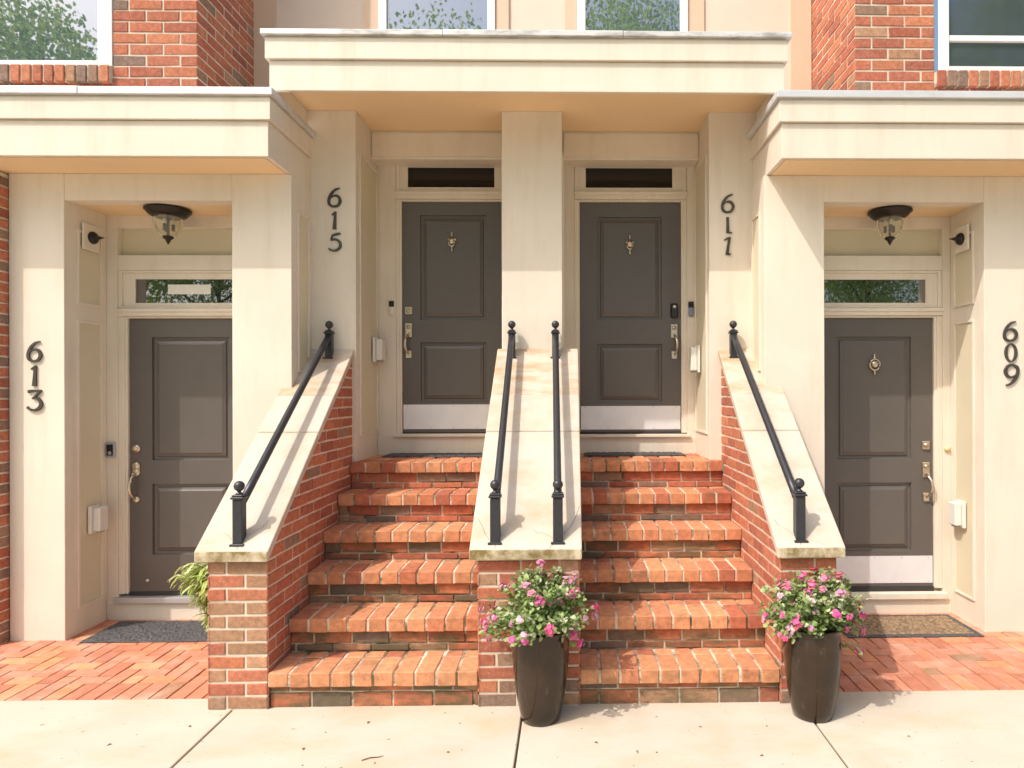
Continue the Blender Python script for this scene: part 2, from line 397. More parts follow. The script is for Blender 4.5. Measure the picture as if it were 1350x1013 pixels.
# ---- brick bays
def bay(parent, x0, x1, side, win, sill_x):
    mb = MB(); y = YB+.008
    wx0, wx1, wz0, wz1 = win
    mb.box(x0, wx0, y, YW+.3, 3.79, 7.2, 1) if wx0 > x0 else None
    mb.box(wx1, x1, y, YW+.3, 3.79, 7.2, 1) if x1 > wx1 else None
    mb.box(wx0+.0005, wx1-.0005, y+.0004, YW+.3, 3.79, wz0, 1); mb.box(wx0+.0005, wx1-.0005, y+.0004, YW+.3, wz1, 7.2, 1)
    fr = fr_front(y); cr, pt = .0815, .246; ph = x1 if side > 0 else x0
    kw = dict(course=cr, pitch=pt, pal=PAL_WALL, phase=ph, v_org=3.79-.02)
    sx0, sx1 = sill_x
    brick_rect(mb, fr, x0, sx0, 3.79, 7.2, **kw); brick_rect(mb, fr, sx1, x1, 3.79, 7.2, **kw)
    brick_rect(mb, fr, sx0, sx1, 3.79, 4.046, **kw); brick_rect(mb, fr, sx0, sx1, wz1, 7.2, **kw)
    if side > 0: brick_rect(mb, fr_right(x1), y, YW+.05, 3.79, 7.2, **{**kw, 'phase': y-.12})
    else: brick_rect(mb, fr_left(x0), -(YW+.05), -y, 3.79, 7.2, **{**kw, 'phase': -y+.12})
    return mb.build("brick_wall", ['brick', 'mortar'], parent)
def bay_window(parent, x0, x1, z0, z1, gl, rail=None, film=None, glass='glass_sky'):
    f = MB(); y = YB-.004; fwid = gl
    f.box(x0, x0+fwid, y, y+.10, z0, z1); f.box(x1-fwid, x1, y, y+.10, z0, z1)
    f.box(x0+fwid, x1-fwid, y+.0006, y+.10, z0, z0+.042); f.box(x0+fwid, x1-fwid, y+.0006, y+.10, z1-.05, z1)
    o = MB().box(x0+fwid-.004, x1-fwid+.004, y+.035, y+.05, z0+.03, z1-.03).build("window", glass, parent)
    if rail: f.box(x0+fwid, x1-fwid, y+.012, y+.09, rail-.022, rail+.022)
    f.build("frame", 'white', o, bevel=.004)
    if film: MB().box(x0-.028, x0-.001, y+.004, y+.1, z0, z1).build("edge_strip", 'blue_film', o)
    s = MB(); zs0, zs1 = 4.046, z0-.002
    xa, xb = x0-(.03 if film else 0), x1
    x = xa
    s.box(xa+.004, xb-.004, y-.022, y+.02, zs0+.004, zs1-.004, 1)
    nb = int((xb-xa)/.078); st = (xb-xa)/nb
    for k in range(nb):
        s.cbox(xa+k*st+.005, xa+(k+1)*st-.005, y-.032, y+.03, zs0, zs1, .006, 0, pick([(.45, RED), (.35, BROWN), (.2, TAN)]), .001)
    s.build("sill", ['brick', 'mortar_moss'], o)
    return o
bay(house1, -6.6, -2.713, 1, (-5.3, -3.322, 4.17, 5.75), (-5.3, -3.322))
bay_window(house1, -5.3, -3.322, 4.172, 5.75, .104)
bay(house3, 2.125, 6.4, -1, (2.746, 4.7, 4.17, 5.75), (2.716, 4.7))
bay_window(house3, 2.746, 4.7, 4.168, 5.75, .08, 4.424, True, 'glass_dark')
# lower brick at far left, proud of the pilaster
mb = MB(); yb_ = 4.758
mb.box(-6.6, -4.078, yb_+.008, 5.6, -.05, 3.384, 1)
brick_rect(mb, fr_front(yb_+.008), -6.6, -4.078, 0, 3.38, .0764, .23, PAL_PIER, phase=-4.078)
brick_rect(mb, fr_right(-4.078), yb_+.008, 4.90, 0, 3.38, .0764, .23, [(.75, RED), (.25, BROWN)], phase=yb_)
mb.build("brick_wall", ['brick', 'mortar'], house1)
mb = MB(); mb.box(3.475, 6.4, YB+.03, 5.6, -.05, 3.384, 1)
brick_rect(mb, fr_front(YB+.03), 3.475, 6.4, 0, 3.38, .0764, .23, PAL_WALL, phase=3.475)
mb.build("brick_wall", ['brick', 'mortar'], house3)

# ---- salmon upper wall of the middle section, windows
sw = MB(); sw.box(-2.75, 2.16, YW, YW+.3, 3.79, 7.2)
sw.build("panel_wall", 'salmon', house2)
st = MB(); yt = YW-.018
for a, b in ((-2.712, -2.518), (-1.767, -1.642), (-.635, -.519), (-.039, .070), (1.035, 1.178), (1.929, 2.116)):
    st.box(a, b, yt, YW-.0005, 3.83 if abs(a+.3) > 2 else 4.3, 7.2)
st.box(-1.767, -.519, yt+.001, YW-.0006, 6.55, 6.7); st.box(-.039, 1.178, yt+.001, YW-.0006, 6.55, 6.7)
st.build("wall_trim", 'salmon_trim', house2, bevel=.003)
for a, b in ((-1.640, -.637), (.072, 1.033)):
    o = MB().box(a+.06, b-.06, YW+.005-.012, YW-.001, 4.72, 6.5).build("window", 'glass_sky', house2)
    f = MB(); y0 = YW-.035
    f.box(a, a+.072, y0, YW-.0007, 4.66, 6.55); f.box(b-.066, b, y0, YW-.0007, 4.66, 6.55)
    f.box(a+.072, b-.066, y0+.001, YW-.0008, 4.66, 4.73); f.box(a+.072, b-.066, y0+.001, YW-.0008, 6.48, 6.55)
    f.build("frame", 'white', o, bevel=.004)

# ---- columns and pilasters
def moulding_x(mb, x, sgn, y0, y1, z0, z1, wd=.018, t=.012):      # picture frame moulding on a wall facing sgn*X
    xa, xb = (x, x+t) if sgn > 0 else (x-t, x)
    mb.box(xa, xb, y0, y0+wd, z0, z1); mb.box(xa, xb, y1-wd, y1, z0, z1)
    mb.box(xa, xb, y0+wd, y1-wd, z0, z0+wd); mb.box(xa, xb, y0+wd, y1-wd, z1-wd, z1)
def panel_x(mb, x, sgn, y0, y1, z0, z1, mi=1):
    mb.box(*((x, x+.002) if sgn > 0 else (x-.002, x)), y0, y1, z0, z1, mi)
def column(parent, name, x0, x1, y0, y1, z0, z1, sides=()):
    mb = MB(); mb.box(x0, x1, y0, y1, z0, z1)
    o = mb.build(name, 'cream', parent, bevel=.004)
    if sides:
        p = MB()
        for sgn, ya, yb, za, zb in sides:
            x = x1 if sgn > 0 else x0
            moulding_x(p, x+sgn*.0005, sgn, ya, yb, za, zb); panel_x(p, x+sgn*.0005, sgn, ya+.019, yb-.019, za+.019, zb-.019)
        p.build("side_panel", ['cream', 'cream_panel'], o, bevel=.0025)
    return o
ZSL = 3.393
column(house1, "pilaster", -4.068, -3.672, YB, 5.50, -.05, ZSL, ((1, 4.98, 5.24, 2.46, 3.02), (1, 4.98, 5.24, .19, 2.34)))
column(house1, "column", -2.463, -2.032, YB, 5.50, -.05, ZSL, ((1, 4.96, 5.17, 1.95, 3.15),))
column(house3, "column", 1.444, 1.888, YB, 5.50, -.05, ZSL, ((-1, 4.96, 5.17, 1.95, 3.15),))
column(house3, "pilaster", 3.087, 3.49, YB, 5.50, -.05, ZSL, ((-1, 4.98, 5.24, 2.46, 3.02), (-1, 4.98, 5.24, .19, 2.34)))
for hs, a, b in ((house1, -3.672, -2.463), (house3, 1.888, 3.087)):
    MB().box(a+.0005, b-.0005, YB+.003, 4.99, 3.20, ZSL).build("beam", 'cream', hs, bevel=.003)
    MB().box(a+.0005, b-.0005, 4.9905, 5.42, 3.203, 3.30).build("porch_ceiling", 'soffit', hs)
column(house2, "pilaster", -2.13, -1.685, YD, 5.98, 1.0, ZS, ((1, 5.32, 5.80, 1.45, 3.72),))
column(house2, "pilaster", -.533, -.058, YD, 5.98, 1.0, ZS, ((1, 5.32, 5.78, 1.45, 3.72), (-1, 5.32, 5.78, 1.45, 3.72)))
column(house2, "pilaster", 1.113, 1.62, YD, 5.98, 1.0, ZS, ((-1, 5.32, 5.80, 1.45, 3.72),))
for a, b in ((-1.685, -.533), (-.058, 1.113)):
    MB().box(a+.0005, b-.0005, 5.64, 5.96, 3.778, ZS).build("beam", 'cream', house2, bevel=.003)
    MB().box(a+.012, b-.012, 5.628, 5.6395, 3.80, 4.0).build("beam_board", 'cream', house2, bevel=.002)

# ---- doors
def panel_face(mb, x0, x1, z0, z1, y, mi=0):
    """sunk moulding then a raised field; outer rectangle at y"""
    rings = [(0, 0), (.004, .020), (.026, .022), (.032, .012), (.046, .007), (.058, .001)]
    V = []
    for ins, d in rings: V += [(x0+ins, y+d, z0+ins), (x1-ins, y+d, z0+ins), (x1-ins, y+d, z1-ins), (x0+ins, y+d, z1-ins)]
    F = []
    for i in range(len(rings)-1):
        for k in range(4): F.append((4*i+k, 4*i+(k+1) % 4, 4*i+4+(k+1) % 4, 4*i+4+k))
    n = 4*(len(rings)-1); F.append((n, n+1, n+2, n+3)); mb.add(V, F, mi)
def door(parent, x0, x1, z0, z1, y, px, pz, hand, kick, knocker, hw, label=None):
    """hand: -1 lock at left, +1 lock at right; px panel x-range; pz ((lo,hi) lower, (lo,hi) upper)"""
    mb = MB(); a, b = px
    q = lambda xa, xb, za, zb: mb.add([(xa, y, za), (xb, y, za), (xb, y, zb), (xa, y, zb)], [(0, 1, 2, 3)])
    q(x0, a, z0, z1); q(b, x1, z0, z1); q(a, b, z0, pz[0][0]); q(a, b, pz[0][1], pz[1][0]); q(a, b, pz[1][1], z1)
    for lo, hi in pz: panel_face(mb, a, b, lo, hi, y)
    mb.add([(x0, y, z0), (x1, y, z0), (x1, y, z1), (x0, y, z1), (x0, y+.04, z0), (x1, y+.04, z0), (x1, y+.04, z1), (x0, y+.04, z1)],
           [(0, 4, 5, 1), (1, 5, 6, 2), (2, 6, 7, 3), (3, 7, 4, 0), (4, 7, 6, 5)])
    o = mb.build("door", 'door', parent, label)
    if kick:
        k = MB(); k.box(x0+.004, x1-.004, y-.004, y-.0008, kick[0], kick[1])
        n = 5
        for i in range(n):
            for zz in (kick[0]+.012, kick[1]-.012):
                k.lathe([(.005, -.0065), (.004, -.0038)], 0, 0, 8, 1, 'y', (x0+.04+(x1-x0-.08)*i/(n-1), y, zz))
        k.build("kick_plate", ['steel', 'sill_metal'], o)
    xh = (x1-.058) if hand > 0 else (x0+.052)
    zd, zt, zb, kind = hw
    d = MB()
    if kind == 'round':
        d.lathe([(.034, -.004), (.034, -.014), (.026, -.02), (.018, -.024), (.017, -.03), (.008, -.033)], 0, 0, 24, 0, 'y', (xh, y+.004, zd))
        d.build("deadbolt", 'nickel', o)
    elif kind == 'black':
        d.cbox(xh-.034, xh+.034, y-.03, y-.001, zd-.064, zd+.064, .012)
        d.lathe([(.014, -.036), (.012, -.0295)], 0, 0, 16, 1, 'y', (xh, y, zd+.032))
        d.build("keypad_lock", ['plastic_black', 'plastic_white'], o)
    else:
        d.cbox(xh-.032, xh+.032, y-.012, y-.001, zd-.034, zd+.034, .004)
        d.lathe([(.02, -.022), (.018, -.011)], 0, 0, 20, 0, 'y', (xh, y, zd))
        d.box(xh-.003, xh+.003, y-.033, y-.021, zd-.012, zd+.012)
        d.build("deadbolt", 'nickel', o)
    h = MB(); wd = .03
    if kind == 'round':
        h.lathe([(.03, -.003), (.03, -.012), (.022, -.018)], 0, 0, 20, 0, 'y', (xh, y+.002, zt-.03))
        h.lathe([(.03, -.003), (.03, -.012), (.022, -.018)], 0, 0, 20, 0, 'y', (xh, y+.002, zt-.085))
        h.cbox(xh-.028, xh+.028, y-.010, y-.001, zt-.095, zt-.02, .004)
        h.lathe([(.028, -.003), (.027, -.014), (.016, -.02)], 0, 0, 20, 0, 'y', (xh, y+.002, zb+.03))
    else:
        h.cbox(xh-.03, xh+.03, y-.012, y-.001, zt-.125, zt, .004)
        h.lathe([(.018, -.02), (.016, -.011)], 0, 0, 20, 0, 'y', (xh, y, zt-.035))
        h.cbox(xh-.026, xh+.026, y-.014, y-.001, zb, zb+.07, .004)
    sx = hand*.012
    pts = []
    for i in range(13):
        t = i/12; zz = zt-.095+(zb+.035-zt+.095)*t; bow = math.sin(math.pi*t)**.6
        pts.append((xh+sx*bow*1.4, y-.012-.055*bow, zz))
    h.tube(pts, [.008+.004*math.sin(math.pi*i/12) for i in range(13)], 10)
    h.cbox(xh-.012, xh+.012, y-.05, y-.01, zt-.10, zt-.085, .003)
    h.build("handle", 'nickel', o)
    if knocker:
        kx, kz = knocker; k = MB()
        k.lathe([(.004, kz+.085), (.009, kz+.075), (.006, kz+.06), (.010, kz+.052), (.012, kz+.045)], kx, y-.012, 10)
        k.lathe([(.012, kz-.045), (.008, kz-.055), (.006, kz-.065), (.010, kz-.075), (.003, kz-.09)], kx, y-.012, 10)
        k.lathe([(.012, -.034), (.026, -.026), (.03, -.012), (.03, -.001)], 0, 0, 20, 0, 'y', (kx, y, kz))
        big = kind == 'square' and z0 < 1          # the ground floor knocker is a ring, the upper ones an urn
        rr = .042 if big else .026
        ring = [(kx+rr*math.cos(t*math.pi/10), y-.018, kz+rr*1.05*math.sin(t*math.pi/10)-(.004 if big else .016)) for t in range(21)]
        k.tube(ring, .0065, 8)
        if not big:
            for sx2 in (-1, 1): k.tube([(kx+sx2*.012, y-.014, kz+.012), (kx+sx2*.030, y-.016, kz+.016), (kx+sx2*.040, y-.014, kz+.006)], [.012, .010, .005], 8)
        k.build("knocker", 'nickel', o)
    return o

def entry(parent, yd, rx0, rx1, x0, x1, z0, z1, trim, transom_f, transom_g, top, plinth_z, base_z, sill_mat, glass, frieze=None):
    """wall, casing, threshold round one door. rx: recess width, trim: outer frame x-range"""
    yw = yd+.03
    wl = MB(); wl.box(rx0+.001, rx1-.001, yw, yw+.12, base_z-.03, top)
    wl.build("porch_wall", 'cream_panel', parent)
    c = MB(); yc = yd-.035; a, b = trim
    c.box(rx0+.001, a-.001, yc, yw-.0005, base_z-.03, top); c.box(b+.001, rx1-.001, yc, yw-.0005, base_z-.03, top)
    c.box(a, x0-.004, yc+.014, yw-.0006, z0-.01, z1+.02); c.box(x1+.004, b, yc+.014, yw-.0006, z0-.01, z1+.02)
    c.box(a, x0-.022, yc+.006, yc+.0135, z0-.01, z1+.02); c.box(x1+.022, b, yc+.006, yc+.0135, z0-.01, z1+.02)
    c.box(a, b, yc-.006, yw-.0007, z1+.021, transom_f[0]-.002)          # head between door and transom
    c.box(a-.006, b+.006, yc-.016, yc-.0065, transom_f[0]-.03, transom_f[0]-.003)
    c.box(x0-.0035, x1+.0035, yc+.016, yw-.0008, z1+.004, z1+.0205)
    if frieze:
        c.box(a, b, yc+.001, yw-.0009, transom_f[1]+.002, frieze[0]); c.box(a, b, yc+.001, yw-.0009, frieze[1], top)
    c.build("door_casing", 'cream', parent, bevel=.0025)
    s = MB(); s.box(rx0+.0015, rx1-.0015, yc-.006, yw-.001, base_z-.03, plinth_z[0]-.001)
    s.build("plinth", 'cream', parent, bevel=.003)
    s = MB(); s.box(a-.02, b+.02, yc-.034, yw-.0011, plinth_z[0], plinth_z[1]); s.box(x0-.003, x1+.003, yd-.012, yw-.0012, plinth_z[1]+.0005, z0-.002, 1)
    s.build("threshold", [sill_mat, 'rubber'], parent, bevel=.003)
    gx0, gx1, gz0, gz1 = transom_g
    o = MB().box(gx0-.006, gx1+.006, yd-.004, yd+.006, gz0-.006, gz1+.006).build("transom_window", glass, parent)
    f = MB(); fx0, fx1 = a+.002, b-.002; fz0, fz1 = transom_f
    for (p, yy) in ((0, yc+.004), (.03, yc+.018)):
        ax, bx, az, bz = (fx0+p, fx1-p, fz0+p*.5, fz1-p*.6)
        ix0, ix1, iz0, iz1 = (fx0+.03, fx1-.03, fz0+.015, fz1-.018) if p == 0 else (gx0, gx1, gz0, gz1)
        f.box(ax, ix0, yy, yw-.0013-p*.01, az, bz); f.box(ix1, bx, yy, yw-.0013-p*.01, az, bz)
        f.box(ix0, ix1, yy+.0005, yw-.0014-p*.01, az, iz0); f.box(ix0, ix1, yy+.0005, yw-.0014-p*.01, iz1, bz)
    f.build("frame", 'cream', o, bevel=.002)
    return o
# 613
tw = entry(house1, YC, -3.672, -2.463, -3.512, -2.552, .21, 2.386, (-3.584, -2.482), (2.468, 2.769), (-3.457, -2.606, 2.513, 2.702), 3.203, (.135, .18), 0, 'sill_metal', 'glass', (2.89, 3.108))
MB().box(-3.205, -2.868, YC-.0065, YC-.0045, 2.583, 2.66).build("sticker", 'sticker', tw)
d = door(house1, -3.512, -2.552, .21, 2.386, YC, (-3.337, -2.727), ((.504, 1.069), (1.258, 2.241)), -1, None, None, (1.352, 1.245, .915, 'round'), "taupe door without a kick plate")
MB().lathe([(.011, -.012), (.011, -.001)], 0, 0, 12, 0, 'y', (-3.372, YC, .30)).build("bumper", 'plastic_white', d)
# 609
entry(house3, YC, 1.888, 3.087, 1.995, 2.955, .205, 2.386, (1.93, 3.02), (2.468, 2.769), (2.05, 2.893, 2.511, 2.70), 3.203, (.118, .165), 0, 'cream', 'glass', (2.89, 3.108))
door(house3, 1.995, 2.955, .205, 2.386, YC, (2.17, 2.78), ((.492, 1.049), (1.241, 2.238)), 1, (.232, .452), (2.475, 2.013), (1.352, 1.215, .895, 'square'))
# 615 and 611
entry(house2, YE, -1.685, -.533, -1.472, -.58, 1.44, 3.471, (-1.522, -.54), (3.56, 3.80), (-1.422, -.661, 3.60, 3.776), 3.80, (1.405, 1.43), ZL, 'cream', 'glass_plain')
door(house2, -1.472, -.58, 1.44, 3.471, YE, (-1.317, -.735), ((1.71, 2.235), (2.433, 3.358)), -1, (1.47, 1.686), (-1.037, 3.125), (2.514, 2.405, 2.095, 'square'))
entry(house2, YE, -.058, 1.113, .093, .985, 1.44, 3.471, (.045, 1.036), (3.56, 3.80), (.145, .913, 3.60, 3.776), 3.80, (1.395, 1.42), ZL, 'cream', 'glass_plain')
door(house2, .093, .985, 1.44, 3.471, YE, (.246, .818), ((1.70, 2.217), (2.432, 3.345)), 1, (1.46, 1.668), (.535, 3.10), (2.512, 2.395, 2.085, 'black'))

# ------------------------------------------------------------------ stairs
NR = 6; RH = ZL/NR; Y0, RUN = 3.765, .2825
def staircase(x0, x1, label):
    t = thing("staircase", ((x0+x1)/2, 4.4, 0), label, "stairs", "brick stair flights")
    core = MB()
    for k in range(NR):
        core.box(x0, x1, Y0+.04+k*RUN, 5.97 if k == NR-1 else Y0+.04+(k+1)*RUN+.02, -.06 if k == 0 else k*RH-.02, (k+1)*RH-.012)
    core.build("stair_core", 'mortar_moss', t)
    n = 10
    for k in range(NR):
        yf = Y0+k*RUN; zt = (k+1)*RH; tr = MB()
        pt = (x1-x0)/n; off = random.uniform(-.02, .02)
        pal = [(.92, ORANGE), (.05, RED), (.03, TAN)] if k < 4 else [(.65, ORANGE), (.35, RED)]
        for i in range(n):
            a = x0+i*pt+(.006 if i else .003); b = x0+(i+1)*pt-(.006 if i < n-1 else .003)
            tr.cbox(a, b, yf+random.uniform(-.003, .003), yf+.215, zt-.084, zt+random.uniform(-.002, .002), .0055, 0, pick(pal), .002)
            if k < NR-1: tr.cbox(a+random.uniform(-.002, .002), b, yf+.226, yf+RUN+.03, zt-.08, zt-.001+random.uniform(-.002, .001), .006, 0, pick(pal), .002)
        tr.box(x0+.001, x1-.001, yf+.007, yf+RUN+.02, zt-.081, zt-.0065, 1)
        if k == NR-1:
            yy = yf+.226
            while yy < 5.8:
                for i in range(n):
                    tr.cbox(x0+i*pt+.006, x0+(i+1)*pt-.006, yy, min(yy+.215, 5.84), zt-.08, zt-.001+random.uniform(-.002, .001), .005, 0, pick(pal), .002)
                yy += .226
        # riser courses
        zb = k*RH; fr = fr_front(yf+.04)
        lo, hi = zb+(.002 if k else 0), zt-.092
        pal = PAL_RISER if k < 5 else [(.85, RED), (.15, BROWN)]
        ph = x0+random.uniform(0, .2)
        if k == 0: rows = [(lo, lo+.080), (lo+.090, hi+.004)]
        else: rows = [(lo, hi-.076), (hi-.066, hi+.004)]
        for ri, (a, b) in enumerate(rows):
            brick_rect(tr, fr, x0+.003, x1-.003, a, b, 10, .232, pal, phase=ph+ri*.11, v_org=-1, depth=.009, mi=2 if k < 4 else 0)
        tr.build("step", ['brick_step', 'mortar_moss', 'brick_moss'], t)
    return t
staircase(-1.716, -.527, "left brick stair flight between the cheek walls rising to door 615")
staircase(.053, 1.205, "right brick stair flight between the cheek walls rising to door 611")

# cheek walls with stone caps
SL = .827; YK, ZK = 3.738, .905      # cap front top edge
def capz(y): return ZK+SL*(y-YK)
def cheek(x0, x1, cx0, cx1, label, front_pal, cuts, side_pal, cracks):
    t = thing("stair_wall", ((x0+x1)/2, 4.4, 0), label, "stair wall", "brick cheek walls of the stairs")
    mb = MB(); yf = 3.770; ye = 5.24; th = .062; dv = .008
    top = lambda y: capz(y)-th-.006
    pts = [(x0+dv, yf+dv, -.06), (x0+dv, ye, -.06), (x0+dv, ye, top(ye)-.002), (x0+dv, yf+dv, top(yf+dv)-.002)]
    mb.prism(pts, (x1-x0-2*dv, 0, 0), 1)
    cr = .0764
    brick_rect(mb, fr_front(yf+dv), x0, x1, 0, top(yf), cr, .23, front_pal, cuts=cuts)
    c0 = top(0)
    brick_rect(mb, fr_right(x1-dv), yf+.001, ye, 0, 3, cr, .23, side_pal, phase=yf+.115, clips=((-SL, 1, c0),))
    brick_rect(mb, fr_left(x0+dv), -ye, -yf-.001, 0, 3, cr, .23, side_pal, phase=-yf-.115, clips=((SL, 1, c0),))
    mb.build("brick_wall", ['brick', 'mortar'], t)
    c = MB(); ends = [YK, 4.494, 4.793, 5.2355]
    for i in range(3):
        a = ends[i]+(.0045 if i == 1 else .002 if i else 0); b = ends[i+1]-(.0045 if i == 0 else .002 if i == 1 else 0)
        dz = (0, .0, -.004)[i]
        P = [(cx0, a, capz(a)-th+dz), (cx0, b, capz(b)-th+dz), (cx0, b, capz(b)+dz), (cx0, a, capz(a)+dz)]
        V = [Vector(p) for p in P]; n = 4
        c.prism(P, (cx1-cx0, 0, 0), 2 if i == 2 else 0)
    for fi in range(len(c.f)):           # front edge of the lowest slab is stained
        vs = [c.v[i] for i in c.f[fi]]
        if all(abs(q[1]-YK) < 1e-6 for q in vs): c.mi[fi] = 1
    o = c.build("cap", ['stone', 'stone_edge', 'stone_old'], t, bevel=.007)
    k = MB()
    for pts in cracks:
        P = [Vector((x, y, capz(y)+.0006)) for x, y in pts]
        for a, b in zip(P[:-1], P[1:]):
            d = (b-a).normalized(); n = Vector((-d.y, d.x, 0)).normalized()*.0016
            k.add([a-n, a+n, b+n*.8, b-n*.8], [(0, 1, 2, 3)])
    k.build("crack", 'crack', o)
    return t
cheek(-2.056, -1.714, -2.112, -1.699, "left brick cheek wall of the stairs with a sloping stone cap", PAL_PIER, [[.31], [.62]], PAL_WALL, [[(-1.885, 3.775), (-1.878, 3.755), (-1.882, 3.742)], [(-1.93, 3.80), (-1.97, 3.83), (-2.0, 3.84)], [(-1.85, 3.83), (-1.79, 3.87), (-1.77, 3.91)]])
cheek(-.530, .056, -.572, .066, "wide middle brick cheek wall between the two stair flights", [(.72, RED), (.14, BROWN), (.14, TAN)], [[.38, .62], [.2, .6], [.42, .8], [.18, .57]], PAL_WALL, [[(-.46, 3.79), (-.49, 3.82), (-.515, 3.87), (-.545, 3.91)], [(-.43, 3.77), (-.425, 3.75), (-.43, 3.741)], [(-.10, 3.80), (-.16, 3.83), (-.19, 3.825), (-.22, 3.85)], [(-.08, 3.775), (-.11, 3.755), (-.12, 3.741)], [(-.04, 3.82), (.0, 3.86), (.03, 3.91), (.055, 3.98)]])
cheek(1.203, 1.532, 1.180, 1.572, "right brick cheek wall beside the second planter and the 609 door", [(.9, RED), (.1, BROWN)], [[.62], [.31]], PAL_WALL, [[(1.30, 3.80), (1.27, 3.84), (1.225, 3.86), (1.21, 3.90)], [(1.36, 3.785), (1.42, 3.77), (1.46, 3.75)], [(1.325, 3.775), (1.318, 3.75)]])

# ------------------------------------------------------------------ handrails
def handrail(xl, xu, label):
    yl, yu = 3.80, 5.165
    t = thing("handrail", (xl, yl, capz(yl)), label, "handrail", "black iron handrails on the stone caps")
    for (x, y, h, s) in ((xl, yl, .235, .028), (xu, yu, .165, .026)):
        zb = capz(y-s)-.01; zt = capz(y)+h
        p = MB(); p.cbox(x-s, x+s, y-s, y+s, zb, zt, .004)
        p.cbox(x-s-.012, x+s+.012, y-s-.012, y+s+.012, capz(y-s)-.006, capz(y-s)+.006, .002)
        p.cbox(x-s-.008, x+s+.008, y-s-.008, y+s+.008, zt+.0005, zt+.014, .003)
        p.cbox(x-s-.003, x+s+.003, y-s-.003, y+s+.003, zt+.0145, zt+.026, .004)
        o = p.build("post", 'black', t)
        q = MB(); z = zt+.0265; r = .030
        prof = [(.020, z), (.018, z+.006), (.009, z+.012), (.011, z+.018)]
        for i in range(1, 12):
            a = -math.pi/2+math.pi*i/12
            if i > 1: prof.append((r*math.cos(a), z+.016+r+r*math.sin(a)))
        prof.append((.001, z+.016+2*r))
        q.lathe(prof, x, y, 20); q.build("finial", 'black', o)
    p0 = Vector((xl, yl+.02, capz(yl)+.20)); p1 = Vector((xu, yu-.01, capz(yu)+.150))
    m = MB(); m.tube([p0.lerp(p1, i/10) for i in range(11)], .0235, 16)
    m.build("rail", 'black', t)
handrail(-1.888, -1.870, "black handrail on the left stair wall cap")
handrail(-.430, -.452, "left handrail of the pair on the wide middle stair wall")
handrail(-.071, -.112, "right handrail of the pair on the wide middle stair wall")
handrail(1.327, 1.285, "black handrail on the right stair wall cap, beside number 611")

# ------------------------------------------------------------------ house numbers
DIG = {
 '6': [([(.78,.97),(.52,.90),(.28,.70),(.14,.42),(.17,.17),(.42,.045)], [.05,.11,.15,.17,.16,.09]),
       ([(.38,.05),(.66,.11),(.80,.33),(.72,.53),(.52,.61),(.32,.55),(.2,.44)], [.09,.13,.19,.15,.10,.06,.04])],
 '1': [([(.52,.98),(.50,.6),(.46,.02)], [.15,.17,.26]), ([(.30,.80),(.40,.86),(.52,.93)], [.06,.10,.10])],
 '1b': [([(.45,.98),(.46,.6),(.47,.02)], [.18,.17,.22]), ([(.47,.10),(.60,.05),(.74,.04)], [.10,.10,.05])],
 '1c': [([(.60,.98),(.50,.55),(.42,.02)], [.15,.16,.22]), ([(.22,.82),(.42,.90),(.60,.93)], [.05,.11,.10]), ([(.42,.09),(.55,.05),(.66,.07)], [.1,.1,.05])],
 '3': [([(.12,.91),(.45,.95),(.85,.94)], [.16,.11,.10]), ([(.82,.94),(.60,.76),(.38,.58)], [.10,.10,.09]),
       ([(.36,.60),(.66,.58),(.83,.38),(.76,.16),(.50,.04),(.24,.08),(.08,.18)], [.07,.12,.19,.18,.12,.09,.11])],
 '5': [([(.84,.96),(.6,.92),(.32,.86)], [.10,.13,.10]), ([(.36,.89),(.29,.74),(.24,.58)], [.10,.10,.09]),
       ([(.24,.60),(.55,.64),(.80,.48),(.82,.24),(.60,.06),(.32,.04),(.10,.14)], [.07,.11,.17,.17,.12,.09,.10])],
 '0': [('loop', None)],
}
def ribbon(pts, wid, sub=6):
    P = [Vector(p) for p in pts]; n = len(P); Q = []; Wd = []
    for i in range(n-1):
        a, b, c, d = P[max(i-1, 0)], P[i], P[i+1], P[min(i+2, n-1)]
        for k in range(sub):
            t = k/sub
            Q.append(.5*((2*b)+(c-a)*t+(2*a-5*b+4*c-d)*t*t+(3*b-a-3*c+d)*t**3)); Wd.append(wid[i]+(wid[i+1]-wid[i])*t)
    Q.append(P[-1]); Wd.append(wid[-1])
    Lf, Rt = [], []
    for i in range(len(Q)):
        t = (Q[min(i+1, len(Q)-1)]-Q[max(i-1, 0)]).normalized(); nn = Vector((-t.y, t.x))
        Lf.append(Q[i]+nn*Wd[i]/2); Rt.append(Q[i]-nn*Wd[i]/2)
    return Lf, Rt
